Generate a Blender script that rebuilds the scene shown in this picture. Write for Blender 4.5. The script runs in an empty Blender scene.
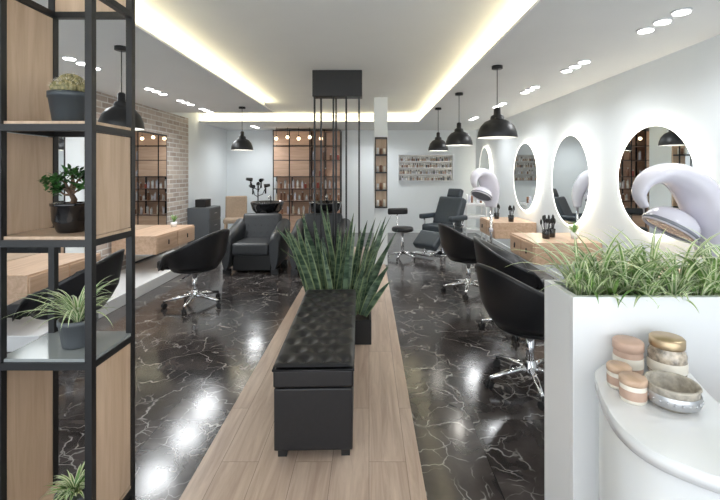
import bpy, bmesh, math, random
from mathutils import Vector, Matrix, noise
random.seed(7)
S=bpy.context.scene
try:
    S.view_settings.view_transform='Standard'
except Exception: pass
CH=1.45; F=410.0
def P(px,py,Y):
    return ((px-369)*Y/F, Y, CH-(py-172)*Y/F)

# ------------------------------------------------------------ materials
def mat(name,col,rough=.5,metal=0.0,emit=0,ecol=None,spec=.5,trans=0,alpha=1,coat=0,noise_amt=0.0,noise_scale=20):
    m=bpy.data.materials.new(name); m.use_nodes=True
    nt=m.node_tree; b=nt.nodes['Principled BSDF']
    b.inputs['Base Color'].default_value=(*col,1)
    b.inputs['Roughness'].default_value=rough
    b.inputs['Metallic'].default_value=metal
    b.inputs['Specular IOR Level'].default_value=spec
    b.inputs['Coat Weight'].default_value=coat
    b.inputs['Transmission Weight'].default_value=trans
    if emit:
        b.inputs['Emission Color'].default_value=(*(ecol or col),1)
        b.inputs['Emission Strength'].default_value=emit
    if noise_amt:
        n=nt.nodes.new('ShaderNodeTexNoise'); n.inputs['Scale'].default_value=noise_scale
        n.inputs['Detail'].default_value=6
        tc=nt.nodes.new('ShaderNodeTexCoord'); nt.links.new(tc.outputs['Object'],n.inputs['Vector'])
        r=nt.nodes.new('ShaderNodeValToRGB')
        r.color_ramp.elements[0].position=.3; r.color_ramp.elements[1].position=.7
        r.color_ramp.elements[0].color=(*[c*(1-noise_amt) for c in col],1)
        r.color_ramp.elements[1].color=(*[min(1,c*(1+noise_amt)) for c in col],1)
        nt.links.new(n.outputs['Fac'],r.inputs['Fac']); nt.links.new(r.outputs['Color'],b.inputs['Base Color'])
    return m
def N(nt,t,**k):
    n=nt.nodes.new(t)
    for a,v in k.items(): setattr(n,a,v)
    return n
def math_(nt,op,a,b=None,c=None):
    n=nt.nodes.new('ShaderNodeMath'); n.operation=op
    for i,v in enumerate((a,b,c)):
        if v is None: continue
        if isinstance(v,(int,float)): n.inputs[i].default_value=v
        else: nt.links.new(v,n.inputs[i])
    return n.outputs[0]
def mixc(nt,f,a,b):
    n=nt.nodes.new('ShaderNodeMix'); n.data_type='RGBA'
    if isinstance(f,(int,float)): n.inputs[0].default_value=f
    else: nt.links.new(f,n.inputs[0])
    for i,v in ((6,a),(7,b)):
        if isinstance(v,tuple): n.inputs[i].default_value=(*v,1)
        else: nt.links.new(v,n.inputs[i])
    return n.outputs[2]

def wood(name,c1,c2,axis='z',scale=1.0,rough=.45,planks=None):
    m=bpy.data.materials.new(name); m.use_nodes=True; nt=m.node_tree; L=nt.links
    b=nt.nodes['Principled BSDF']; b.inputs['Roughness'].default_value=rough
    tc=N(nt,'ShaderNodeTexCoord'); vec=tc.outputs['Object']
    mp=N(nt,'ShaderNodeMapping')
    s=[14,14,14]; s['xyz'.index(axis)]=1.1
    mp.inputs['Scale'].default_value=[v*scale for v in s]
    tone=None
    if planks:
        sp=N(nt,'ShaderNodeSeparateXYZ'); L.new(vec,sp.inputs[0])
        cb=N(nt,'ShaderNodeCombineXYZ'); L.new(sp.outputs[1],cb.inputs[0]); L.new(sp.outputs[0],cb.inputs[1])
        br=N(nt,'ShaderNodeTexBrick'); L.new(cb.outputs[0],br.inputs['Vector'])
        br.inputs['Scale'].default_value=1; br.inputs['Brick Width'].default_value=planks[0]; br.inputs['Row Height'].default_value=planks[1]
        br.inputs['Mortar Size'].default_value=.0012; br.inputs['Color1'].default_value=(0,0,0,1); br.inputs['Color2'].default_value=(1,1,1,1)
        br.inputs['Mortar'].default_value=(.5,.5,.5,1); br.offset=.37
        tone=br.outputs['Color']; mort=br.outputs['Fac']
        va=N(nt,'ShaderNodeVectorMath',operation='MULTIPLY_ADD'); L.new(tone,va.inputs[0]); va.inputs[1].default_value=(3,5,7); L.new(vec,va.inputs[2])
        vec=va.outputs[0]
    L.new(vec,mp.inputs['Vector'])
    n=N(nt,'ShaderNodeTexNoise'); n.inputs['Scale'].default_value=1.6; n.inputs['Detail'].default_value=8; n.inputs['Roughness'].default_value=.62; n.inputs['Distortion'].default_value=.6
    L.new(mp.outputs[0],n.inputs['Vector'])
    r=N(nt,'ShaderNodeValToRGB'); r.color_ramp.elements[0].position=.34; r.color_ramp.elements[1].position=.66
    r.color_ramp.elements[0].color=(*c1,1); r.color_ramp.elements[1].color=(*c2,1)
    L.new(n.outputs['Fac'],r.inputs['Fac']); col=r.outputs['Color']
    if planks:
        t2=math_(nt,'MULTIPLY',tone,.30)
        col=mixc(nt,t2,col,(c1[0]*.85,c1[1]*.80,c1[2]*.76))
        col=mixc(nt,mort,col,(c1[0]*.45,c1[1]*.43,c1[2]*.4))
    L.new(col,b.inputs['Base Color'])
    return m

def marble():
    m=bpy.data.materials.new('dark_marble_tile'); m.use_nodes=True; nt=m.node_tree; L=nt.links
    b=nt.nodes['Principled BSDF']
    tc=N(nt,'ShaderNodeTexCoord'); pos=tc.outputs['Object']
    T=.6
    d=N(nt,'ShaderNodeVectorMath',operation='SCALE'); L.new(pos,d.inputs[0]); d.inputs['Scale'].default_value=1/T
    fl=N(nt,'ShaderNodeVectorMath',operation='FLOOR'); L.new(d.outputs[0],fl.inputs[0])
    wn=N(nt,'ShaderNodeTexWhiteNoise'); wn.noise_dimensions='2D'; L.new(fl.outputs[0],wn.inputs['Vector'])
    off=N(nt,'ShaderNodeVectorMath',operation='MULTIPLY_ADD'); L.new(wn.outputs['Color'],off.inputs[0]); off.inputs[1].default_value=(17,13,9); L.new(pos,off.inputs[2])
    dn=N(nt,'ShaderNodeTexNoise'); dn.inputs['Scale'].default_value=3.0; dn.inputs['Detail'].default_value=4; L.new(off.outputs[0],dn.inputs['Vector'])
    dd=N(nt,'ShaderNodeVectorMath',operation='MULTIPLY_ADD'); L.new(dn.outputs['Color'],dd.inputs[0]); dd.inputs[1].default_value=(.42,.42,.2); L.new(off.outputs[0],dd.inputs[2])
    def vein(scale,w):
        v=N(nt,'ShaderNodeTexVoronoi',feature='DISTANCE_TO_EDGE'); v.inputs['Scale'].default_value=scale; L.new(dd.outputs[0],v.inputs['Vector'])
        mr=N(nt,'ShaderNodeMapRange'); mr.inputs['From Min'].default_value=w*.2; mr.inputs['From Max'].default_value=w; mr.inputs['To Min'].default_value=1; mr.inputs['To Max'].default_value=0
        L.new(v.outputs['Distance'],mr.inputs['Value']); return mr.outputs[0]
    def mask(scale,a,c):
        n=N(nt,'ShaderNodeTexNoise'); n.inputs['Scale'].default_value=scale; n.inputs['Detail'].default_value=3; L.new(off.outputs[0],n.inputs['Vector'])
        mr=N(nt,'ShaderNodeMapRange'); mr.inputs['From Min'].default_value=a; mr.inputs['From Max'].default_value=c; L.new(n.outputs['Fac'],mr.inputs['Value']); return mr.outputs[0]
    v1=math_(nt,'MULTIPLY',vein(2.8,.014),mask(3.5,.43,.54))
    v2=math_(nt,'MULTIPLY',vein(6.5,.024),mask(5,.47,.58))
    v=math_(nt,'MULTIPLY',math_(nt,'MAXIMUM',v1,math_(nt,'MULTIPLY',v2,.75)),.62)
    n=N(nt,'ShaderNodeTexNoise'); n.inputs['Scale'].default_value=4; n.inputs['Detail'].default_value=8; L.new(dd.outputs[0],n.inputs['Vector'])
    r=N(nt,'ShaderNodeValToRGB'); r.color_ramp.elements[0].position=.36; r.color_ramp.elements[1].position=.74
    r.color_ramp.elements[0].color=(.030,.025,.024,1); r.color_ramp.elements[1].color=(.095,.080,.075,1)
    L.new(n.outputs['Fac'],r.inputs['Fac'])
    col=mixc(nt,v,r.outputs['Color'],(.52,.50,.48))
    br=N(nt,'ShaderNodeTexBrick'); br.offset=0; L.new(pos,br.inputs['Vector']); br.inputs['Scale'].default_value=1
    br.inputs['Brick Width'].default_value=T; br.inputs['Row Height'].default_value=T; br.inputs['Mortar Size'].default_value=.0022
    col=mixc(nt,br.outputs['Fac'],col,(.010,.010,.010))
    L.new(col,b.inputs['Base Color'])
    b.inputs['Roughness'].default_value=.15; b.inputs['Specular IOR Level'].default_value=.8
    bn=N(nt,'ShaderNodeTexNoise'); bn.inputs['Scale'].default_value=2.2; L.new(pos,bn.inputs['Vector'])
    bp=N(nt,'ShaderNodeBump'); bp.inputs['Strength'].default_value=.05; bp.inputs['Distance'].default_value=.05; L.new(bn.outputs['Fac'],bp.inputs['Height']); L.new(bp.outputs[0],b.inputs['Normal'])
    return m

def brick():
    m=bpy.data.materials.new('pale_brick'); m.use_nodes=True; nt=m.node_tree; L=nt.links
    b=nt.nodes['Principled BSDF']; b.inputs['Roughness'].default_value=.9
    tc=N(nt,'ShaderNodeTexCoord'); sp=N(nt,'ShaderNodeSeparateXYZ'); L.new(tc.outputs['Object'],sp.inputs[0])
    cb=N(nt,'ShaderNodeCombineXYZ'); L.new(sp.outputs[1],cb.inputs[0]); L.new(sp.outputs[2],cb.inputs[1])
    br=N(nt,'ShaderNodeTexBrick'); L.new(cb.outputs[0],br.inputs['Vector']); br.inputs['Scale'].default_value=1
    br.inputs['Brick Width'].default_value=.235; br.inputs['Row Height'].default_value=.078; br.inputs['Mortar Size'].default_value=.009; br.inputs['Mortar Smooth'].default_value=.3
    br.inputs['Color1'].default_value=(.27,.19,.145,1); br.inputs['Color2'].default_value=(.52,.43,.36,1); br.inputs['Mortar'].default_value=(.66,.65,.63,1)
    n=N(nt,'ShaderNodeTexNoise'); n.inputs['Scale'].default_value=9; n.inputs['Detail'].default_value=6; L.new(tc.outputs['Object'],n.inputs['Vector'])
    f=math_(nt,'MULTIPLY',n.outputs['Fac'],.45)
    col=mixc(nt,f,br.outputs['Color'],(.70,.67,.64))
    L.new(col,b.inputs['Base Color'])
    bp=N(nt,'ShaderNodeBump'); bp.inputs['Strength'].default_value=.6; bp.inputs['Distance'].default_value=.01; bp.invert=True
    L.new(br.outputs['Fac'],bp.inputs['Height']); L.new(bp.outputs[0],b.inputs['Normal'])
    return m

def leafmat(name,a,b_,scale=(6,6,40)):
    m=bpy.data.materials.new(name); m.use_nodes=True; nt=m.node_tree; L=nt.links
    b=nt.nodes['Principled BSDF']; b.inputs['Roughness'].default_value=.4
    tc=N(nt,'ShaderNodeTexCoord'); mp=N(nt,'ShaderNodeMapping'); mp.inputs['Scale'].default_value=scale; L.new(tc.outputs['Object'],mp.inputs[0])
    n=N(nt,'ShaderNodeTexNoise'); n.inputs['Scale'].default_value=1.2; n.inputs['Detail'].default_value=4; L.new(mp.outputs[0],n.inputs['Vector'])
    r=N(nt,'ShaderNodeValToRGB'); r.color_ramp.elements[0].position=.4; r.color_ramp.elements[1].position=.62
    r.color_ramp.elements[0].color=(*a,1); r.color_ramp.elements[1].color=(*b_,1)
    L.new(n.outputs['Fac'],r.inputs['Fac']); L.new(r.outputs['Color'],b.inputs['Base Color'])
    return m

WALL=mat('white_wall_paint',(.83,.87,.89),.6,noise_amt=.01,noise_scale=3)
CEIL=mat('ceiling_paint',(.85,.86,.85),.7,noise_amt=.01,noise_scale=3)
MARB=marble(); BRICK=brick()
STRIP=wood('oak_plank_floor',(.43,.315,.245),(.64,.51,.41),'y',1.0,.28,planks=(1.25,.183))
OAK=wood('light_oak',(.50,.35,.235),(.64,.48,.35),'z',1.0,.45)
OAKH=wood('warm_oak_horizontal',(.50,.33,.22),(.66,.47,.34),'y',1.0,.4)
OAKX=wood('warm_oak_panel',(.56,.36,.25),(.70,.48,.35),'x',.8,.4)
BLK=mat('black_powder_coat',(.012,.012,.013),.4)
BLKG=mat('black_gloss',(.008,.008,.009),.12,coat=.5)
LEA=mat('black_leather',(.011,.011,.013),.38,noise_amt=.15,noise_scale=60)
LEAG=mat('graphite_leather',(.030,.033,.037),.42,noise_amt=.15,noise_scale=60)
LEAN=mat('charcoal_leather',(.040,.052,.064),.38,noise_amt=.15,noise_scale=60)
CHR=mat('chrome',(.8,.8,.82),.12,1)
STEEL=mat('brushed_steel',(.55,.55,.56),.35,1)
WHT=mat('white_lacquer',(.82,.83,.84),.25,coat=.3)
WPL=mat('white_plastic_lilac',(.78,.76,.84),.25,coat=.4)
VIS=mat('tinted_visor',(.22,.23,.27),.15,coat=.5)
GRY=mat('grey_ceramic',(.10,.11,.12),.4)
DGR=mat('dark_slate_pot',(.055,.066,.075),.35)
SOIL=mat('soil',(.035,.025,.02),.95,noise_amt=.5,noise_scale=60)
MIR=mat('mirror_glass',(.80,.83,.83),.01,1)
LEDW=mat('led_cool',(1,1,1),.5,emit=3.2,ecol=(1,.96,.86))
LEDH=mat('led_halo_warm_white',(1,1,1),.5,emit=16,ecol=(1,.92,.74))
COVE=mat('led_cove_warm',(1,.9,.7),.5,emit=15,ecol=(1,.87,.58))
DLT=mat('downlight_lens',(1,1,1),.5,emit=14,ecol=(1,.98,.95))
BULB=mat('lamp_bulb',(1,1,1),.5,emit=30,ecol=(1,.95,.86))
GLOBE=mat('warm_globe_bulb',(1,.8,.5),.5,emit=4,ecol=(1,.78,.52))
INW=mat('shade_inner',(.75,.75,.72),.4)
SG=leafmat('snake_leaf',(.026,.060,.034),(.14,.21,.13),(5,5,26))
SGE=mat('snake_leaf_edge',(.26,.32,.16),.45)
LG=leafmat('leaf_green',(.12,.26,.06),(.30,.46,.14),(12,12,12))
LGD=leafmat('leaf_dark_green',(.02,.08,.015),(.06,.17,.04),(12,12,12))
LC=mat('leaf_cream',(.78,.82,.56),.45)
CAC=leafmat('cactus_skin',(.16,.15,.06),(.38,.32,.16),(60,60,60))
BARK=mat('bark',(.10,.06,.035),.8,noise_amt=.4,noise_scale=50)
BEI=mat('beige_fabric',(.50,.38,.28),.8,noise_amt=.1,noise_scale=40)
PINK=mat('pink_clay',(.56,.38,.29),.5,noise_amt=.1)
GOLD=mat('brushed_gold',(.55,.42,.27),.4,1)
CREAM=mat('cream_wax',(.82,.76,.66),.4)
GLS=mat('jar_glass',(.42,.35,.27),.08,coat=.8,noise_amt=.6,noise_scale=55)
CONC=mat('stone_ceramic',(.40,.36,.30),.5,noise_amt=.35,noise_scale=60)
RED=mat('label_red',(.45,.10,.08),.4); LBW=mat('label_white',(.75,.75,.75),.4); LBB=mat('label_brown',(.26,.13,.08),.4)
GSH=mat('clear_shelf',(.30,.32,.32),.12)

# ------------------------------------------------------------ builder
class B:
    def __init__(s,name): s.n=name; s.bm=bmesh.new(); s.ms=[]; s.M=Matrix.Identity(4)
    def mi(s,m):
        if m not in s.ms: s.ms.append(m)
        return s.ms.index(m)
    def v(s,p): return s.bm.verts.new(s.M@Vector(p))
    def f(s,vs,m,sm=False):
        try:
            f=s.bm.faces.new(vs); f.material_index=s.mi(m); f.smooth=sm; return f
        except ValueError: return None
    def box(s,lo,hi,m,bev=0,seg=2,R=None):
        x0,y0,z0=lo; x1,y1,z1=hi
        c=Vector(((x0+x1)/2,(y0+y1)/2,(z0+z1)/2))
        pts=[(x0,y0,z0),(x1,y0,z0),(x1,y1,z0),(x0,y1,z0),(x0,y0,z1),(x1,y0,z1),(x1,y1,z1),(x0,y1,z1)]
        if R is not None: pts=[c+R@(Vector(p)-c) for p in pts]
        vs=[s.v(p) for p in pts]
        fs=[s.f([vs[i] for i in q],m,False) for q in ((0,3,2,1),(4,5,6,7),(0,1,5,4),(1,2,6,5),(2,3,7,6),(3,0,4,7))]
        if bev:
            es=list({e for f in fs for e in f.edges})
            r=bmesh.ops.bevel(s.bm,geom=es,offset=bev,segments=seg,affect='EDGES',profile=.6,clamp_overlap=True)
            for f in r['faces']: f.smooth=True; f.material_index=s.mi(m)
    def loft(s,rings,m,cap=True,closed=True,sm=True):
        R=[[s.v(p) for p in r] for r in rings]; n=len(R[0])
        for a,b in zip(R,R[1:]):
            for i in range(n if closed else n-1):
                j=(i+1)%n; s.f([a[i],a[j],b[j],b[i]],m,sm)
        if cap and closed:
            s.f(R[0][::-1],m); s.f(R[-1],m)
        return R
    def lathe(s,prof,c,m,seg=24,sm=True,cap=False,sx=1,sy=1,R=None):
        c=Vector(c); rings=[]
        for r,z in prof:
            ring=[]
            for i in range(seg):
                a=2*math.pi*i/seg; p=Vector((r*math.cos(a)*sx,r*math.sin(a)*sy,z))
                if R is not None: p=R@p
                ring.append(c+p)
            rings.append(ring)
        s.loft(rings,m,cap=cap,sm=sm)
    def cyl(s,c,r,h,m,seg=20,r2=None):
        r2=r if r2 is None else r2
        s.loft([[ (c[0]+q*math.cos(2*math.pi*i/seg),c[1]+q*math.sin(2*math.pi*i/seg),c[2]+z) for i in range(seg)] for q,z in ((r,0),(r2,h))],m)
    def tube(s,pts,r,m,seg=8,cap=True,ell=None,up=None):
        pts=[Vector(p) for p in pts]; n=len(pts)
        rs=r if isinstance(r,(list,tuple)) else [r]*n
        rings=[]; u=None
        for i,p in enumerate(pts):
            t=(pts[min(i+1,n-1)]-pts[max(i-1,0)]).normalized()
            if u is None:
                u=Vector(up) if up else (Vector((0,0,1)) if abs(t.z)<.9 else Vector((0,1,0)))
            u=(u-t*u.dot(t)).normalized(); w=t.cross(u)
            e=ell or 1
            rings.append([p+u*math.cos(a)*rs[i]*e+w*math.sin(a)*rs[i] for a in [2*math.pi*k/seg for k in range(seg)]])
        s.loft(rings,m,cap=cap)
    def ball(s,c,r,m,seg=14,R=None):
        if isinstance(r,(int,float)): r=(r,r,r)
        prof=[(math.sin(math.pi*k/(seg//2)),-math.cos(math.pi*k/(seg//2))) for k in range(seg//2+1)]
        prof[0]=(.001,-1);prof[-1]=(.001,1)
        rings=[]
        for q,z in prof:
            ring=[]
            for i in range(seg):
                a=2*math.pi*i/seg; p=Vector((q*math.cos(a)*r[0],q*math.sin(a)*r[1],z*r[2]))
                if R is not None: p=R@p
                ring.append(Vector(c)+p)
            rings.append(ring)
        s.loft(rings,m)
    def blade(s,base,az,e0,e1,L,w,mc,me,seg=8,fold=.25,side_start=.6,tip=1.0):
        p=Vector(base); d=Vector((math.cos(az),math.sin(az),0)); sd=Vector((-math.sin(az),math.cos(az),0))
        rows=[]
        for k in range(seg+1):
            t=k/seg; e=e0+(e1-e0)*t**1.2
            dr=d*math.cos(e)+Vector((0,0,math.sin(e))); nn=-d*math.sin(e)+Vector((0,0,math.cos(e)))
            ww=w*(side_start+(1-side_start)*math.sin(min(1,t*2)*math.pi/2))*max(.03,(1-t**(2.2*tip)))
            rows.append([s.v(p+sd*ww*q+nn*abs(q)*ww*fold) for q in (-.5,-.24,.24,.5)])
            p=p+dr*(L/seg)
        for a,b in zip(rows,rows[1:]):
            for i in range(3): s.f([a[i],a[i+1],b[i+1],b[i]],me if i!=1 else mc,True)
    def sword(s,base,az,lean,L,w,tw,mc,me,seg=10):
        p=Vector(base); d=Vector((math.cos(az),math.sin(az),0)); rows=[]
        for k in range(seg+1):
            t=k/seg; e=math.pi/2-lean*(.7+.5*t)
            dr=d*math.cos(e)+Vector((0,0,math.sin(e)))
            fa=tw+.7*t; sd=Vector((math.cos(fa),math.sin(fa),0)); sd=(sd-dr*sd.dot(dr)).normalized(); nn=dr.cross(sd)
            ww=w*(.62+.38*math.sin(min(1,t*1.8)*math.pi/2))*max(.02,1-t**3.2)
            rows.append([s.v(p+sd*ww*q+nn*abs(q)*ww*.35) for q in (-.5,-.36,.36,.5)])
            p=p+dr*(L/seg)
        for a,b in zip(rows,rows[1:]):
            for i in range(3): s.f([a[i],a[i+1],b[i+1],b[i]],me if i!=1 else mc,True)
    def done(s,loc=(0,0,0),rz=0,parent=None):
        bmesh.ops.recalc_face_normals(s.bm,faces=s.bm.faces[:])
        me=bpy.data.meshes.new(s.n); s.bm.to_mesh(me); s.bm.free()
        for m in s.ms: me.materials.append(m)
        o=bpy.data.objects.new(s.n,me); S.collection.objects.link(o)
        o.location=loc; o.rotation_euler=(0,0,rz)
        return o
def RX(a): return Matrix.Rotation(a,3,'X')
def RY(a): return Matrix.Rotation(a,3,'Y')
def RZ(a): return Matrix.Rotation(a,3,'Z')

# ------------------------------------------------------------ room
XL,XR,YB,Y0=-3.4,2.55,9.8,-1.6
HS,HT=2.45,2.62
b=B('floor'); b.box((XL-.1,Y0,-.1),(XR+.1,YB+.1,0),MARB); b.done()
b=B('wood_floor_strip'); b.box((-.835,-1.0,0),(.255,7.9,.010),STRIP); b.done()
b=B('wall_back'); b.box((XL-.1,YB,0),(XR+.1,YB+.1,2.7),WALL); b.done()
b=B('wall_right'); b.box((XR,Y0,0),(XR+.1,YB,2.7),WALL); b.done()
b=B('wall_left'); b.box((XL-.1,Y0,0),(XL,YB,2.7),WALL)
b.box((XL,4.9,0),(XL+.03,7.65,HS),BRICK); b.done()
b=B('ceiling')
b.box((XL-.1,Y0,HT),(XR+.1,YB+.1,2.7),CEIL)
b.box((XL,Y0,HS),(-1.76,6.9,HT),CEIL); b.box((-1.76,Y0,HS),(-1.6,6.9,HS+.02),CEIL)
b.box((1.16,Y0,HS),(XR,YB,HT),CEIL); b.box((1.0,Y0,HS),(1.16,8.2,HS+.02),CEIL)
b.box((XL,8.36,HS),(1.16,YB,HT),CEIL); b.box((XL,8.2,HS),(1.16,8.36,HS+.02),CEIL)
b.done()
b=B('cove_led_strip')
b.box((-1.73,Y0,HS+.02),(-1.70,6.88,HS+.032),COVE)
b.box((1.10,Y0,HS+.02),(1.13,8.3,HS+.032),COVE)
b.box((XL+.05,8.30,HS+.02),(1.08,8.33,HS+.032),COVE)
b.done()
b=B('baseboard_back'); b.box((XL,YB-.015,0),(XR,YB,.08),WALL); b.done()
b=B('baseboard_right'); b.box((XR-.015,Y0,0),(XR,YB-.015,.08),WALL); b.done()
b=B('added_window_frame_1')  # added storefront frame, out of view; this end is left open for soft fill
for x in (XL,-1.9,-.4,1.1,XR-.06): b.box((x,Y0+.02,0),(x+.06,Y0+.08,HS),BLK)
for z in (0,2.38): b.box((XL+.06,Y0+.03,z),(XR-.06,Y0+.07,z+.07),BLK)
b.done()
b=B('white_column'); b.box((.08,6.4,0.0),(.29,6.9,HT),WALL,bev=.006); b.done()
b=B('narrow_wall_shelf')
x0,x1=.09,.28
b.box((x0,6.37,.92),(x1,6.40,1.98),OAK)
for z in (.90,1.16,1.43,1.70,1.96): b.box((x0,6.24,z),(x1,6.37,z+.02),BLK)
for x in (x0,x1-.015):
    b.box((x,6.24,.92),(x+.015,6.255,1.96),BLK)
for z in (.92,1.18,1.45,1.72):
    for k in range(3): b.cyl((x0+.045+k*.05,6.31,z),.018,.09+.03*random.random(),[LBW,LBB,CREAM][k],10)
b.done()

# ------------------------------------------------------------ lights
def lamp(name,kind,loc,e,col=(1,1,1),r=.1,spot=None,rot=None):
    l=bpy.data.lights.new(name,kind); l.energy=e; l.color=col
    if kind!='AREA': l.shadow_soft_size=r
    if kind=='SPOT': l.spot_size=spot; l.spot_blend=.9
    o=bpy.data.objects.new(name,l); S.collection.objects.link(o); o.location=loc
    if rot: o.rotation_euler=rot
    return o
def triplet(x,y,e=64,r=.14):
    b=B('recessed_downlight')
    for k in (-1,0,1):
        b.cyl((0,k*.165,-.012),.055,.012,WHT,20); b.cyl((0,k*.165,-.016),.045,.004,DLT,20)
    b.done((x,y,HS))
    lamp('downlight_lamp','SPOT',(x,y,HS-.05),e,(.94,.975,1),r,math.radians(165))
for y,e in ((1.2,32),(2.71,36),(3.86,38),(4.95,40),(6.1,44),(7.6,54)): triplet(1.94,y,e)
for y,e in ((1.4,46),(3.75,52),(5.05,60),(5.86,60),(6.6,70)): triplet(-2.62,y,e,.2)
triplet(.2,9.0,66); triplet(-2.5,9.0,66)

def pendant(x,y,zr,R=.18):
    b=B('pendant_lamp')
    k=R/.18; H=HS-zr
    out=[(.018,.285),(.03,.275),(.032,.215),(.055,.205),(.062,.185),(.062,.170),(.11,.150),(.150,.105),(.172,.05),(.180,.0)]
    out=[(r*k,z) for r,z in out]; inn=[(r-.004,z-.002) for r,z in out[4:]][::-1]
    b.lathe(out+[(R-.002,-.003)],(0,0,0),BLK,36)
    b.lathe(inn,(0,0,0),INW,36)
    b.cyl((0,0,.28),.004,H-.28-.02,BLK,8)
    b.lathe([(.001,H-.03),(.05,H-.028),(.05,H),(.001,H)],(0,0,0),BLK,20)
    b.cyl((0,0,.10),.02,.07,BLK,10)
    b.ball((0,0,.065),.038,BULB)
    b.done((x,y,zr))
    lamp('pendant_bulb','SPOT',(x,y,zr+.02),20,(1,.97,.92),.04,math.radians(130))
pendant(1.21,3.87,1.775,.185); pendant(1.14,5.19,1.79,.17); pendant(1.08,6.4,1.785,.155)
pendant(-1.95,6.3,1.79,.165); pendant(-1.98,3.28,1.80,.165)
W=bpy.data.worlds.new('fill_world'); S.world=W; W.use_nodes=True
W.node_tree.nodes['Background'].inputs[0].default_value=(.89,.95,1,1); W.node_tree.nodes['Background'].inputs[1].default_value=3.2  # bluish world light added as fill, entering through the open end behind the camera

# ------------------------------------------------------------ mirrors
def roundmirror(y,z,a,bb):
    b=B('round_wall_mirror'); seg=64
    def ring(x,s): return [(x,(a+s)*math.cos(2*math.pi*i/seg),(bb+s)*math.sin(2*math.pi*i/seg)) for i in range(seg)]
    b.loft([ring(0,-.04),ring(-.038,-.04)],LEDH,cap=False,sm=False)
    b.loft([ring(-.036,-.045),ring(-.036,.0),ring(-.048,.0)],WHT,cap=False,sm=False)
    b.loft([ring(-.048,.0),ring(-.048,-.014)],LEDW,cap=False,sm=False)
    R=[b.v(p) for p in ring(-.048,-.014)]; b.f(R,MIR)
    o=b.done((XR,y,z))
roundmirror(3.63,1.38,.50,.49); roundmirror(5.13,1.35,.485,.57); roundmirror(6.6,1.375,.50,.55); roundmirror(8.9,1.38,.42,.62)
b=B('tall_wall_mirror'); x=XL+.03
b.box((x,5.75,.14),(x+.03,6.78,2.06),BLK,); b.box((x+.03,5.78,.17),(x+.034,6.75,2.03),MIR); b.done()
b=B('tall_wall_mirror'); x=XL
b.box((x,3.5,.14),(x+.03,4.55,2.06),BLK,); b.box((x+.03,3.53,.17),(x+.034,4.52,2.03),MIR); b.done()
b=B('white_floor_plinth'); b.box((XL+.07,3.3,0),(-2.66,6.95,.13),WHT,bev=.008); b.done()

# ------------------------------------------------------------ stations
def desk(x0,x1,y0,y1,z,h=.24,front=-1):
    b=B('wooden_styling_desk')
    b.box((x0,y0,z-h),(x1,y1,z),OAKH,bev=.004)
    xf=x0 if front<0 else x1; t=.012*front
    n=2; w=(y1-y0)/n
    for i in range(n):
        lo=(min(xf,xf+t),y0+i*w+.012,z-h+.02); hi=(max(xf,xf+t),y0+(i+1)*w-.012,z-.02)
        b.box(lo,hi,OAKH,bev=.003)
        b.cyl((xf+t*2,y0+(i+.5)*w,z-h/2-.03),.008,.06,BLK,8)
    b.done()
XE=XR-.017
desk(1.9,XE,2.95,3.65,.66); desk(1.80,XE,4.45,5.2,.68); desk(1.9,XE,6.2,7.0,.68)
desk(XL+.07,-2.75,5.3,6.45,.62,front=1)
desk(XL+.04,-2.75,3.3,4.2,.62,front=1)
def brushcup(x,y,z):
    b=B('brush_holder'); b.lathe([(.001,0),(.04,0),(.045,.10),(.04,.10),(.036,.01)],(0,0,0),BLKG,16)
    for k in range(7):
        a=random.random()*6.28; q=.045+.02*random.random()
        p=(math.cos(a)*q,math.sin(a)*q,.2+.06*random.random())
        b.tube([(math.cos(a)*.012,math.sin(a)*.012,.012),(p[0]*.8,p[1]*.8,p[2]-.05)],.004,BLK,6)
        b.ball((p[0]*.85,p[1]*.85,p[2]-.02),(.014,.014,.035),BLK,8)
    b.done((x,y,z))
brushcup(2.05,4.75,.68); brushcup(2.16,4.85,.68); brushcup(2.2,6.35,.68); brushcup(2.1,6.75,.68)
def smallplant(name,x,y,z,n=26,L=.14,pot=WHT):
    b=B(name); b.lathe([(.001,0),(.035,0),(.048,.075),(.042,.075),(.04,.06),(.001,.06)],(0,0,0),pot,16)
    for k in range(n):
        b.blade((0,0,.06),random.random()*6.28,math.radians(random.uniform(50,88)),math.radians(random.uniform(0,60)),L*random.uniform(.6,1.1),.018,LG,LG,5)
    b.done((x,y,z))
smallplant('potted_grass',2.38,4.75,.68,30,.16); smallplant('potted_plant',-2.95,6.2,.622)  # both are the same generic potted plant with grassy blades

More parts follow.
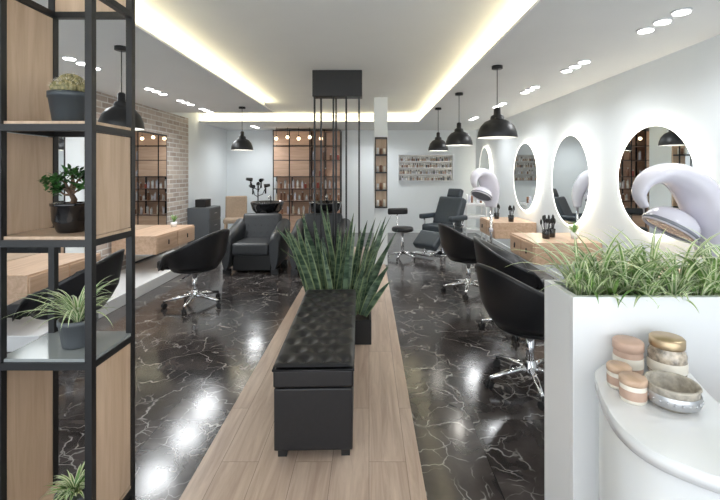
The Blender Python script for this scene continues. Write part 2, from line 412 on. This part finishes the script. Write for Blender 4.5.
# ------------------------------------------------------------ salon chairs
def salon_chair(x,y,rz,base_rot=0):
    b=B('salon_chair')
    n=36; amax=math.radians(128); rings=[]
    for i in range(n+1):
        t=-1+2*i/n; a=t*amax; dx,dy=math.sin(a),math.cos(a)
        top=.60+.24*max(0,math.cos(a*.78))**1.5
        if abs(t)>.86: top-=(abs(t)-.86)*1.1
        cr=[]
        for (r,z) in ((.225,.40),(.275,.47),(.320,.56),(.355,top-.03),(.358,top-.008),(.345,top),(.328,top-.008),(.312,top-.03),(.27,.56),(.245,.49),(.21,.43)):
            z=min(z,top) if z>.5 else z
            cr.append((dx*r*1.0,dy*r*1.02,z))
        rings.append(cr)
    b.loft(rings,LEA,cap=True,closed=True)
    b.lathe([(.001,.375),(.12,.375),(.225,.395),(.24,.41),(.24,.43),(.001,.43)],(0,0,0),LEA,32)
    b.lathe([(.001,.43),(.23,.43),(.245,.45),(.245,.49),(.225,.515),(.12,.525),(.001,.528)],(0,-.03,0),LEA,32)
    b.box((-.20,-.33,.41),(.20,-.16,.505),LEA,bev=.035,seg=3)
    b.cyl((0,0,.36),.10,.02,STEEL); b.cyl((0,0,.10),.028,.27,CHR); b.lathe([(.05,.10),(.045,.14),(.03,.17)],(0,0,0),CHR,16)
    b.tube([(.04,0,.355),(.24,.04,.35),(.29,.05,.345)],.007,CHR,6)
    for k in range(5):
        a=base_rot+k*2*math.pi/5; c,s_=math.cos(a),math.sin(a)
        b.tube([(c*.02,s_*.02,.115),(c*.15,s_*.15,.10),(c*.30,s_*.30,.072)],[.024,.020,.013],CHR,8)
        b.cyl((c*.30,s_*.30,.045),.009,.03,BLK,8)
        M=b.M; b.M=Matrix.Translation((c*.30,s_*.30,.026))@Matrix.Rotation(a+.6,4,'Z')@Matrix.Rotation(math.pi/2,4,'X')
        b.cyl((0,0,-.02),.026,.014,BLK,14); b.cyl((0,0,.006),.026,.014,BLK,14); b.M=M
        b.box((c*.30-.012,s_*.30-.012,.03),(c*.30+.012,s_*.30+.012,.05),BLK,bev=.004)
    b.done((x,y,0),rz)
R90=math.pi/2
salon_chair(-1.90,4.47,-R90-.25,.3)
salon_chair(1.10,2.80,R90+.30,.2)
salon_chair(1.34,3.80,R90-.15,.5)
salon_chair(1.20,4.95,R90+.2,.1)
salon_chair(-2.30,3.15,-R90+.2,.1)

# ------------------------------------------------------------ tufted bench
b=B('tufted_leather_bench')
w,l,h=.40,1.32,.48
nx,ny=32,96; cols,rows=4,12
btn=[]
for j in range(rows):
    for i in range(cols if j%2==0 else cols-1):
        u=(i+.5)/cols if j%2==0 else (i+1)/cols
        btn.append(((u-.5)*w*.98,((j+.5)/rows-.5)*l*.98))
def topz(x,y):
    e=min(w/2-abs(x),l/2-abs(y))
    dmin=min((x-p)**2+(y-q)**2 for p,q in btn)
    return h-.022+.024*min(1,math.sqrt(dmin)/.045)-(.012*max(0,1-e/.014))
G=[[b.v((-w/2+w*i/nx,-l/2+l*j/ny,topz(-w/2+w*i/nx,-l/2+l*j/ny))) for i in range(nx+1)] for j in range(ny+1)]
for j in range(ny):
    for i in range(nx): b.f([G[j][i],G[j][i+1],G[j+1][i+1],G[j+1][i]],LEA,True)
for p,q in btn: b.ball((p,q,topz(p,q)+.002),(.008,.008,.005),LEA,8)
b.box((-w/2,-l/2,h-.115),(w/2,l/2,h-.026),LEA,bev=.012,seg=3)
b.box((-w/2+.004,-l/2+.004,.05),(w/2-.004,l/2-.004,h-.12),LEA,bev=.008)
b.tube([(-w/2,-l/2,h-.028),(w/2,-l/2,h-.028),(w/2,l/2,h-.028),(-w/2,l/2,h-.028),(-w/2,-l/2,h-.028)],.006,LEA,6)
for x in (-1,1):
    for y in (-1,1): b.box((x*.16-.022,y*.6-.022,0),(x*.16+.022,y*.6+.022,.052),BLK)
b.done((-.295,2.70,.010),math.radians(1.5))

# ------------------------------------------------------------ snake plant divider
px0,px1,py0,py1=-.62,.02,3.42,4.66
b=B('snake_plant_planter')
H=.20
for lo,hi in (((px0,py0,0),(px1,py0+.02,H)),((px0,py1-.02,0),(px1,py1,H)),((px0,py0+.02,0),(px0+.02,py1-.02,H)),((px1-.02,py0+.02,0),(px1,py1-.02,H))):
    b.box(lo,hi,BLK)
b.box((px0+.02,py0+.02,.01),(px1-.02,py1-.02,H-.03),SOIL)
cx,cy=(px0+px1)/2,(py0+py1)/2
for k in range(78):
    x=random.uniform(px0+.06,px1-.06); y=random.uniform(py0+.07,py1-.10)
    u=(x-cx)/.3; az=math.atan2(random.uniform(-.5,.5)-.1,u+random.uniform(-.35,.35))
    lean=math.radians(random.uniform(2,13)+abs(u)*random.uniform(8,34 if u>0 else 48))
    L=random.uniform(.42,1.0)*(1-.10*abs(u))
    b.sword((x,y,H-.04),az,lean,L,random.uniform(.05,.08),random.uniform(-1.0,.7),SG,SGE if random.random()<.7 else SG)
b.done((0,0,.010))
b=B('black_metal_rod_screen')
bx0,bx1,by0,by1=-.65,-.08,4.70,4.88
b.box((bx0,by0,2.32),(bx1,by1,HT),BLK,bev=.004)
for fx in (.04,.15,.42,.46,.68,.94):
    x=bx0+(bx1-bx0)*fx; y=by0+.03+(.10 if fx in (.15,.46) else 0)
    b.box((x-.010,y-.010,.01),(x+.010,y+.010,2.33),BLK)
b.done()

# ------------------------------------------------------------ foreground black shelf
sx0,sx1,sy0,sy1=-1.40,-1.035,1.53,1.815
b=B('open_frame_shelving_unit'); p=.026
for x in (sx0,sx1-p):
    for y in (sy0,sy1-p): b.box((x,y,0),(x+p,y+p,HS),BLK)
LV=[.07,.735,1.195,1.63,2.15]
for z in LV+[HS-p]:
    for y in (sy0,sy1-p): b.box((sx0+p,y,z-p),(sx1-p,y+p,z),BLK)
    for x in (sx0,sx1-p): b.box((x,sy0+p,z-p),(x+p,sy1-p,z),BLK)
for z in (.07,.735,1.195,1.63): b.box((sx0+.004,sy0+.012,z),(sx1-.004,sy1-.004,z+.012),GSH if z==.735 else OAK)
def pan(x,z0,z1,m=OAK): b.box((x,sy0+p,z0),(x+.014,sy1-p,z1),m)
pan(sx0+.006,1.645,2.12); pan(sx0+.006,.085,.705); pan(sx0+.006,1.21,1.60,OAK)
pan(sx1-.020,1.21,1.60); pan(sx1-.020,.085,.705)
b.box((sx0+p,sy1-.02,2.15),(sx1-p,sy1-.006,2.42),OAK)
b.done()
def potprof(r,h,t=.006): return [(.001,0),(r*.72,0),(r*.78,.004),(r*.96,h*.82),(r,h*.82),(r,h),(r-t,h),(r-t-.002,h*.85),(.001,h*.85)]
b=B('potted_cactus')
b.lathe(potprof(.080,.125),(0,0,0),DGR,32); b.lathe([(.001,.108),(.07,.11)],(0,0,0),SOIL,20)
for (x,y,r) in ((0,0,.05),(-.040,.01,.034),(.040,.012,.034),(.014,-.038,.032),(-.024,-.032,.030)):
    rings=[]
    for k in range(9):
        t=math.pi*k/8; q=r*max(.02,math.sin(t)); z=.12+r*.7-r*math.cos(t)
        rings.append([(x+q*(1+.10*math.cos(12*a))*math.cos(a),y+q*(1+.10*math.cos(12*a))*math.sin(a),z) for a in [2*math.pi*i/48 for i in range(48)]])
    b.loft(rings,CAC)
    for k in range(60):
        a=random.random()*6.28; t=random.uniform(.15,1.5); d=Vector((math.sin(t)*math.cos(a),math.sin(t)*math.sin(a),math.cos(t)))
        c=Vector((x,y,.12+r*.7))+d*r*1.0
        b.tube([c,c+d*.010],[.0009,.0003],CREAM,3)
b.done((-1.205,1.66,1.643))
b=B('potted_bonsai')
b.lathe([(.001,0),(.045,0),(.05,.006),(.066,.05),(.068,.105),(.072,.108),(.072,.118),(.062,.118),(.06,.10),(.001,.10)],(0,0,0),BLKG,32)
b.lathe([(.001,.102),(.06,.104)],(0,0,0),SOIL,20)
b.tube([(0,0,.10),(.012,0,.13),(-.01,.004,.165),(.008,0,.20),(0,0,.235)],[.013,.011,.009,.007,.004],BARK,8)
tips=[(-.055,0,.17),(.05,-.01,.185),(0,.01,.245),(-.03,-.02,.215),(.035,.02,.225),(-.085,0,.205)]
for t in tips:
    b.tube([(0,0,.15),(t[0]*.5,t[1]*.5,t[2]-.02),t],[.006,.004,.003],BARK,6)
    for k in range(70):
        d=Vector((random.gauss(0,1),random.gauss(0,1),random.gauss(0,.6)));c=Vector(t)+d*.017
        a=random.random()*6.28
        b.blade(c,a,random.uniform(-.6,1.2),random.uniform(-.8,.4),.028,.016,LGD,LGD,3,.1)
b.done((-1.205,1.66,1.208))
def spider(b,c,n,L0,L1,w=.012,emin=40,dmin=-75):
    for k in range(n):
        az=random.random()*6.28; q=random.uniform(0,.02)
        e0=math.radians(random.uniform(emin,88)); e1=math.radians(random.uniform(dmin,15))
        r=random.random()
        mc,me=(LG,LC) if r<.6 else ((LC,LG) if r<.85 else (LG,LG))
        b.blade((c[0]+math.cos(az)*q,c[1]+math.sin(az)*q,c[2]),az,e0,e1,random.uniform(L0,L1),w*random.uniform(.8,1.25),mc,me,9,.3,.6)
b=B('potted_spider_plant')
b.lathe(potprof(.070,.11),(0,0,0),GRY,32); b.lathe([(.001,.095),(.06,.095)],(0,0,0),SOIL,20)
spider(b,(0,0,.095),75,.13,.27,.013); b.done((-1.185,1.67,.748))
b=B('potted_spider_plant')
b.lathe(potprof(.068,.07),(0,0,0),GRY,32); b.lathe([(.001,.055),(.06,.055)],(0,0,0),SOIL,20)
spider(b,(0,0,.055),60,.08,.13,.014); b.done((-1.20,1.67,.083))

# ------------------------------------------------------------ reception planter + counter
qx0,qx1,qy0,qy1,qh=.652,1.30,1.31,1.525,1.05
b=B('white_planter_partition')
t=.022
b.box((qx0,qy0,0),(qx1,qy0+t,qh),WHT,bev=.002); b.box((qx0,qy1-t,0),(qx1,qy1,qh),WHT,bev=.002)
b.box((qx0,qy0+t,0),(qx0+t,qy1-t,qh),WHT); b.box((qx1-t,qy0+t,0),(qx1,qy1-t,qh),WHT)
b.box((qx0+t,qy0+t,.80),(qx1-t,qy1-t,qh-.03),SOIL)
for k,x in enumerate((.73,.81,.90,.99,1.08,1.17,1.25)):
    spider(b,(x,1.42+random.uniform(-.04,.03),qh-.03),38,.18,.34,.016,58,-70)
    spider(b,(x+.03,1.39+random.uniform(-.02,.03),qh-.03),30,.11,.22,.014,30,-60)
b.done()
b=B('curved_reception_counter')
outer=[(.757,1.308),(.69,1.25),(.656,1.174),(.625,1.087),(.605,.99),(.618,.91),(.665,.85),(.74,.80),(.85,.775),(1.0,.77),(1.3,.77)]
inner=[(.985,1.308),(.975,1.25),(.955,1.19),(.935,1.13),(.92,1.07),(.915,1.02),(.925,.98),(.95,.95),(.99,.93),(1.06,.92),(1.3,.92)]
def cr(pts,n=6):
    o=[]; q=[pts[0]]+pts+[pts[-1]]
    for i in range(1,len(q)-2):
        for k in range(n):
            t=k/n; a,b_,c,d=[Vector(v) for v in q[i-1:i+3]]
            o.append(.5*((2*b_)+(c-a)*t+(2*a-5*b_+4*c-d)*t*t+(3*b_-a-3*c+d)*t**3))
    o.append(Vector(pts[-1])); return o
O=cr(outer); I=cr(inner)
def band(O,I,z0,z1,m):
    n=len(O)
    vs=[[b.v((p.x,p.y,z)) for p in L] for L in (O,I) for z in (z0,z1)]
    o0,o1,i0,i1=vs
    for k in range(n-1):
        b.f([o0[k],o0[k+1],o1[k+1],o1[k]],m,True); b.f([i0[k],i0[k+1],i1[k+1],i1[k]],m,True)
        b.f([o1[k],o1[k+1],i1[k+1],i1[k]],m); b.f([o0[k],o0[k+1],i0[k+1],i0[k]],m)
    b.f([o0[0],o1[0],i1[0],i0[0]],m); b.f([o0[-1],o1[-1],i1[-1],i0[-1]],m)
band(O,I,.805,.84,WHT)
O2=[p+(q-p).normalized()*.012 for p,q in zip(O,I)]; I2=[p+(q-p).normalized()*.05 for p,q in zip(O,I)]
band(O2,I2,0,.805,WHT)
b.done()
b=B('wooden_drawer_cabinet'); b.box((0,0,0),(.3,.3,.62),OAKX,bev=.004)
for k in range(3): b.box((.01,-.012,.03+k*.19),(.29,0,.20+k*.19),OAKX,bev=.003); b.box((.1,-.025,.12+k*.19),(.2,-.012,.13+k*.19),BLK)
b.done((.99,.98,0))
Zc=.84
def onc(px,py,):
    Y=(CH-Zc)*F/(py-172); return ((px-369)*Y/F,Y,Zc)
b=B('pink_clay_jar'); b.lathe([(.001,0),(.036,0),(.040,.006),(.040,.058),(.037,.064),(.037,.068),(.042,.069),(.042,.092),(.038,.096),(.001,.097)],(0,0,0),PINK,32)
b.lathe([(.0405,.02),(.0412,.022),(.0412,.048),(.0405,.050)],(0,0,0),CREAM,32); b.done(onc(628,371))
b=B('glass_storage_jar'); b.lathe([(.001,0),(.044,0),(.05,.008),(.05,.070),(.044,.083),(.042,.09)],(0,0,0),GLS,36)
b.lathe([(.001,.088),(.045,.088),(.046,.092),(.046,.112),(.042,.116),(.001,.117)],(0,0,0),GOLD,36)
b.lathe([(.0505,.02),(.0512,.022),(.0512,.048),(.0505,.050)],(0,0,0),CREAM,36); b.done(onc(667,375))
for px,py,s in ((619,386,.84),(633,400,.88)):
    b=B('small_candle_jar'); b.lathe([(.001,0),(.032*s,0),(.036*s,.005),(.036*s,.050*s),(.034*s,.054*s),(.001,.054*s)],(0,0,0),CREAM,28)
    b.lathe([(.001,.054*s),(.038*s,.054*s),(.038*s,.068*s),(.035*s,.072*s),(.001,.072*s)],(0,0,0),OAKH,28)
    b.lathe([(.0362*s,.012*s),(.0368*s,.013*s),(.0368*s,.038*s),(.0362*s,.039*s)],(0,0,0),PINK,28); b.done(onc(px,py))
b=B('ceramic_bowl'); b.lathe([(.001,0),(.045,0),(.056,.014),(.060,.035),(.060,.052),(.063,.056),(.060,.060),(.055,.056),(.053,.03),(.04,.014),(.001,.012)],(0,0,0),CONC,40)
b.lathe([(.0605,.012),(.0625,.016),(.0635,.036),(.0615,.040)],(0,0,0),STEEL,40)
for k in range(24):
    a=k*6.283/24; b.ball((.063*math.cos(a),.063*math.sin(a),.026),.004,STEEL,6)
b.done(onc(672,404))

# ------------------------------------------------------------ hair steamers
def steamer(x,y,rz,lift=0):
    b=B('hair_steamer')
    q=lambda px,py:((px-369)*2.6/F-1.95,0,CH-(py-172)*2.6/F+lift)
    pts=[q(*p) for p in ((639,206),(634,194),(640,181),(654,174),(671,176),(686,187),(697,207),(703,230),(703,256))]
    V=[Vector(p) for p in pts]
    sp=[]; qn=[V[0]]+V+[V[-1]]
    rr=[.022,.032,.045,.060,.078,.092,.095,.078,.05]; rq=[rr[0]]+rr+[rr[-1]]; rs=[]
    for i in range(1,len(qn)-2):
        for k in range(5):
            t=k/5; a,c,d,e=qn[i-1:i+3]
            sp.append(.5*((2*c)+(d-a)*t+(2*a-5*c+4*d-e)*t*t+(3*c-a-3*d+e)*t**3)); rs.append(rq[i]*(1-t)+rq[i+1]*t)
    sp.append(V[-1]); rs.append(rr[-1])
    b.tube(sp,rs,WPL,24,ell=1.7,up=(0,1,0))
    c=Vector(q(666,224)); R=RY(math.radians(32))
    k=.86
    prof=[(.001,.10),(.06,.096),(.12,.075),(.16,.042),(.178,.0),(.18,-.04),(.172,-.043),(.168,0),(.15,.035),(.11,.065),(.001,.088)]
    b.lathe([(r*k,z) for r,z in prof],c,WPL,36,R=R)
    b.lathe([(.165*k,-.03),(.14*k,-.036),(.001,-.025)],c,VIS,36,R=R)
    b.lathe([(.181*k,-.012),(.185*k,-.014),(.185*k,-.030),(.181*k,-.032)],c,VIS,36,R=R)
    bx,_,bz=q(703,256)
    b.cyl((bx,0,.09),.02,bz-.07,CHR,16)
    b.cyl((bx,0,.55),.03,.05,WPL,16)
    for k in range(5):
        a=k*1.2566+.3; c_,s_=math.cos(a),math.sin(a)
        b.tube([(bx,0,.10),(bx+c_*.14,s_*.14,.085),(bx+c_*.27,s_*.27,.06)],[.026,.022,.015],WPL,8)
        b.ball((bx+c_*.27,s_*.27,.026),(.02,.02,.026),BLK,10)
    b.done((x,y,0),rz)
steamer(1.95,2.55,0); steamer(1.72,6.1,math.radians(40),.0)

b=B('salon_trolley')
for x in (-.18,.18):
    for y in (-.15,.15):
        b.box((x-.012,y-.012,.06),(x+.012,y+.012,.86),WHT); b.ball((x,y,.03),.03,BLK,10)
for z in (.12,.36,.60,.83): b.box((-.19,-.16,z),(.19,.16,z+.05),WHT,bev=.006)
for k in range(6): b.cyl((-.13+.05*k,random.uniform(-.08,.08),.88),.02,.1+.06*random.random(),[LBW,WPL,LBB][k%3],10)
b.done((1.95,7.6,0))

# ------------------------------------------------------------ wash stations
def wash(x,y):
    b=B('hair_washing_chair')
    b.box((-.28,-.32,.03),(.28,.34,.28),BLK,bev=.02)
    b.box((-.27,-.42,.26),(.27,.22,.44),LEAG,bev=.05,seg=4)
    for s in (-1,1):
        rings=[]
        for yy,zt,rr in ((-.44,.50,.055),(-.40,.56,.07),(-.2,.60,.08),(.05,.65,.085),(.28,.72,.085),(.36,.70,.06)):
            cx=s*(.34); ring=[]
            for k in range(16):
                a=2*math.pi*k/16; px=cx+math.cos(a)*rr*1.15
                pz=zt-.08+math.sin(a)*.08 if math.sin(a)>=0 else .06+ (zt-.14)*(1+math.sin(a))
                ring.append((px,yy,pz))
            rings.append(ring)
        b.loft(rings,LEAG)
    b.box((-.30,.18,.36),(.30,.33,.80),LEAG,bev=.06,seg=4,R=RX(math.radians(-14)))
    for i in range(5):
        for j in range(3): b.ball((-.2+.1*i,.155+j*.028,.52+.1*j),(.01,.006,.01),BLK,6)
    for s in (-1,1):
        b.box((s*.34-.05,-.40,0),(s*.34+.05,-.32,.07),BLK); b.box((s*.34-.05,.24,0),(s*.34+.05,.32,.07),BLK)
    b.box((-.17,.42,0),(.17,.72,.74),BLKG,bev=.03)
    b.lathe([(.05,.70),(.15,.74),(.235,.83),(.265,.93),(.275,.955),(.262,.96),(.245,.93),(.20,.84),(.12,.79),(.001,.78)],(0,.58,0),BLKG,32,sy=1.15)
    b.tube([(.0,.80,.90),(.0,.82,1.02),(0,.74,1.05),(0,.68,1.01)],.012,CHR,8)
    b.tube([(.0,.32,.78),(.0,.40,.85)],.05,BLK,10)
    b.done((x,y,0))
wash(-1.68,6.2); wash(-.72,6.2)

b=B('reclining_salon_chair')
b.lathe([(.001,0),(.28,0),(.29,.012),(.25,.03),(.06,.05),(.05,.06)],(0,0,0),CHR,32); b.cyl((0,0,.04),.05,.34,CHR)
b.box((-.27,-.27,.36),(.25,.27,.52),LEAN,bev=.05,seg=4)
b.box((.12,-.27,.44),(.29,.27,1.00),LEAN,bev=.06,seg=4,R=RY(math.radians(24)))
b.box((.32,-.15,.96),(.43,.15,1.14),LEAN,bev=.045,seg=4,R=RY(math.radians(22)))
b.box((-.56,-.24,.20),(-.22,.24,.34),LEAN,bev=.045,seg=4,R=RY(math.radians(-42)))
b.box((-.60,-.2,.03),(-.48,.2,.07),CHR,bev=.01)
b.tube([(-.35,0,.33),(-.54,0,.06)],.02,CHR,8)
for s in (-1,1):
    b.box((-.22,s*.33-.05,.60),(.24,s*.33+.05,.69),LEAN,bev=.035,seg=3)
    b.tube([(-.12,s*.33,.62),(-.10,s*.32,.47),(.0,s*.2,.42)],.014,CHR,8); b.tube([(.16,s*.33,.62),(.16,s*.32,.50),(.1,s*.2,.42)],.014,CHR,8)
b.done((1.32,7.35,0),math.radians(42))

b=B('rolling_stool')
b.lathe([(.001,.46),(.16,.46),(.18,.475),(.18,.51),(.165,.53),(.001,.535)],(0,0,0),LEA,28)
b.cyl((0,0,.10),.024,.36,CHR); b.cyl((0,0,.44),.09,.02,STEEL)
b.tube([(.0,.08,.45),(.0,.22,.47),(0,.25,.60),(0,.24,.76)],.012,CHR,8)
b.box((-.18,.19,.72),(.18,.25,.83),LEA,bev=.028,seg=3)
for k in range(5):
    a=k*1.2566+.2; c_,s_=math.cos(a),math.sin(a)
    b.tube([(0,0,.11),(c_*.14,s_*.14,.09),(c_*.25,s_*.25,.06)],[.022,.018,.012],CHR,8); b.ball((c_*.25,s_*.25,.026),(.014,.014,.026),BLK,10)
b.done((.56,6.85,0),.3)

b=B('beige_dining_chair')
b.box((-.23,-.22,.40),(.23,.22,.49),BEI,bev=.03,seg=3)
b.box((-.22,.17,.45),(.22,.24,.94),BEI,bev=.03,seg=3,R=RX(math.radians(-7)))
for x in (-.2,.2):
    b.tube([(x,-.19,0),(x*.95,-.19,.41)],[.013,.02],OAK,8); b.tube([(x,.23,0),(x*.95,.18,.41)],[.013,.02],OAK,8)
b.done((-2.78,8.55,0),.25)
b=B('grey_side_cabinet'); b.box((-.2,-.3,.06),(.2,.3,.78),GRY,bev=.01)
for z in (.10,.33,.56): b.box((.2,-.28,z),(.212,.28,z+.2),GRY,bev=.004); b.box((.212,-.06,z+.1),(.222,.06,z+.11),STEEL)
for x in (-.16,.16):
    for y in (-.26,.26): b.box((x-.02,y-.02,0),(x+.02,y+.02,.06),BLK)
b.box((-.12,-.15,.78),(.08,.12,.93),BLK,bev=.01); b.done((-3.17,7.9,0))
b=B('hair_tool_stand')
b.lathe([(.001,0),(.16,0),(.16,.02),(.02,.03)],(0,0,0),BLK,24); b.cyl((0,0,.02),.014,1.15,BLK,10)
for a,z in ((.2,1.0),(1.4,1.12),(2.6,.98),(3.7,1.14),(5.0,1.05)):
    c_,s_=math.cos(a),math.sin(a); e=(c_*.16,s_*.16,z+.1)
    b.tube([(0,0,z-.08),(c_*.1,s_*.1,z-.04),e],.009,BLK,6)
    b.tube([(e[0]-c_*.03,e[1]-s_*.03,e[2]+.04),(e[0]+c_*.10,e[1]+s_*.10,e[2]+.06)],[.045,.03],BLKG,12)
    b.tube([e,(e[0],e[1],e[2]-.13)],.018,BLKG,8)
b.done((-2.45,9.05,0))

# back shelving
b=B('wooden_product_shelving'); bx0,bx1=-2.2,-.66; y0,y1=9.42,9.8
b.box((bx0,y1-.02,.45),(bx1,y1-.001,2.40),OAKX)
cols=[bx0,-1.83,-1.36,-1.03,bx1]
for x in cols: b.box((x-.010,y0,0),(x+.010,y0+.02,2.42),BLK); b.box((x-.012,y1-.05,0),(x+.012,y1-.02,2.42),BLK)
for z in (.46,.78,1.06,1.34,1.72,2.05,2.40):
    b.box((bx0,y0,z-.008),(bx1,y0+.024,z+.008),BLK); b.box((bx0+.01,y0+.024,z-.01),(bx1-.01,y1-.02,z+.01),OAKX)
for (xa,xb) in ((bx0,-1.83),(-1.83,-1.36)):
    b.box((xa+.014,y0+.002,1.35),(xb-.014,y0+.022,2.03),OAKX,bev=.003); b.box((xa+.014,y0+.002,2.065),(xb-.014,y0+.022,2.385),OAKX,bev=.003)
b.box((bx0,y0+.01,.05),(bx1,y1-.02,.45),OAKX)
b.done()
b=B('hair_product_bottles')
for (z,xa,xb,g) in ((.47,bx0,bx1,.12),(.79,bx0,bx1,.09),(1.07,bx0,bx1,.09),(1.35,-1.34,bx1,.14),(1.73,-1.34,bx1,.2)):
    x=xa+.05
    while x<xb-.04:
        h_=random.uniform(.10,.18); m=random.choice([LBW,LBW,LBW,RED,LBB,CREAM,WPL])
        b.cyl((x,9.50+random.random()*.06,z),.026,h_,m,10); b.cyl((x,9.52,z+h_),.012,.03,LBW,8); x+=g*random.uniform(.8,1.3)
b.done()
b=B('globe_bulb_string')
for k in range(5):
    x=-2.08+k*.25; z=2.2+.03*(k%2)
    b.cyl((x,9.2,z+.05),.004,HS-z-.05,BLK,6); b.cyl((x,9.2,z+.035),.014,.04,BLK,10); b.ball((x,9.2,z),.04,GLOBE)
b.done()
b=B('bottle_wall_rack')
ART=mat('rack_back_panel',(.52,.50,.46),.3,.2,noise_amt=.15,noise_scale=7)
b.box((.70,YB-.02,1.24),(2.0,YB-.001,1.86),ART)
for x in (.70,1.985): b.box((x,YB-.09,1.24),(x+.015,YB-.02,1.86),STEEL)
for k in range(5): b.box((.715,YB-.09,1.24+k*.152),(1.985,YB-.02,1.252+k*.152),STEEL)
cc=[LBW,CREAM,LBB,STEEL,WPL,GRY,PINK,BEI]
for k in range(4):
    x=.74
    while x<1.96:
        b.cyl((x,YB-.055,1.252+k*.152),.015,.06,random.choice(cc),8); b.cyl((x,YB-.055,1.312+k*.152),.008,.04,random.choice([BLK,LBW,STEEL]),6); x+=random.uniform(.036,.06)
b.done()

# ------------------------------------------------------------ camera
c=bpy.data.cameras.new('camera'); o=bpy.data.objects.new('camera',c); S.collection.objects.link(o)
c.sensor_width=36; c.lens=F/720*36; c.shift_x=-9/720; c.shift_y=-78/720; c.clip_start=.05
o.location=(0,0,CH); o.rotation_euler=(math.pi/2,0,0); S.camera=o
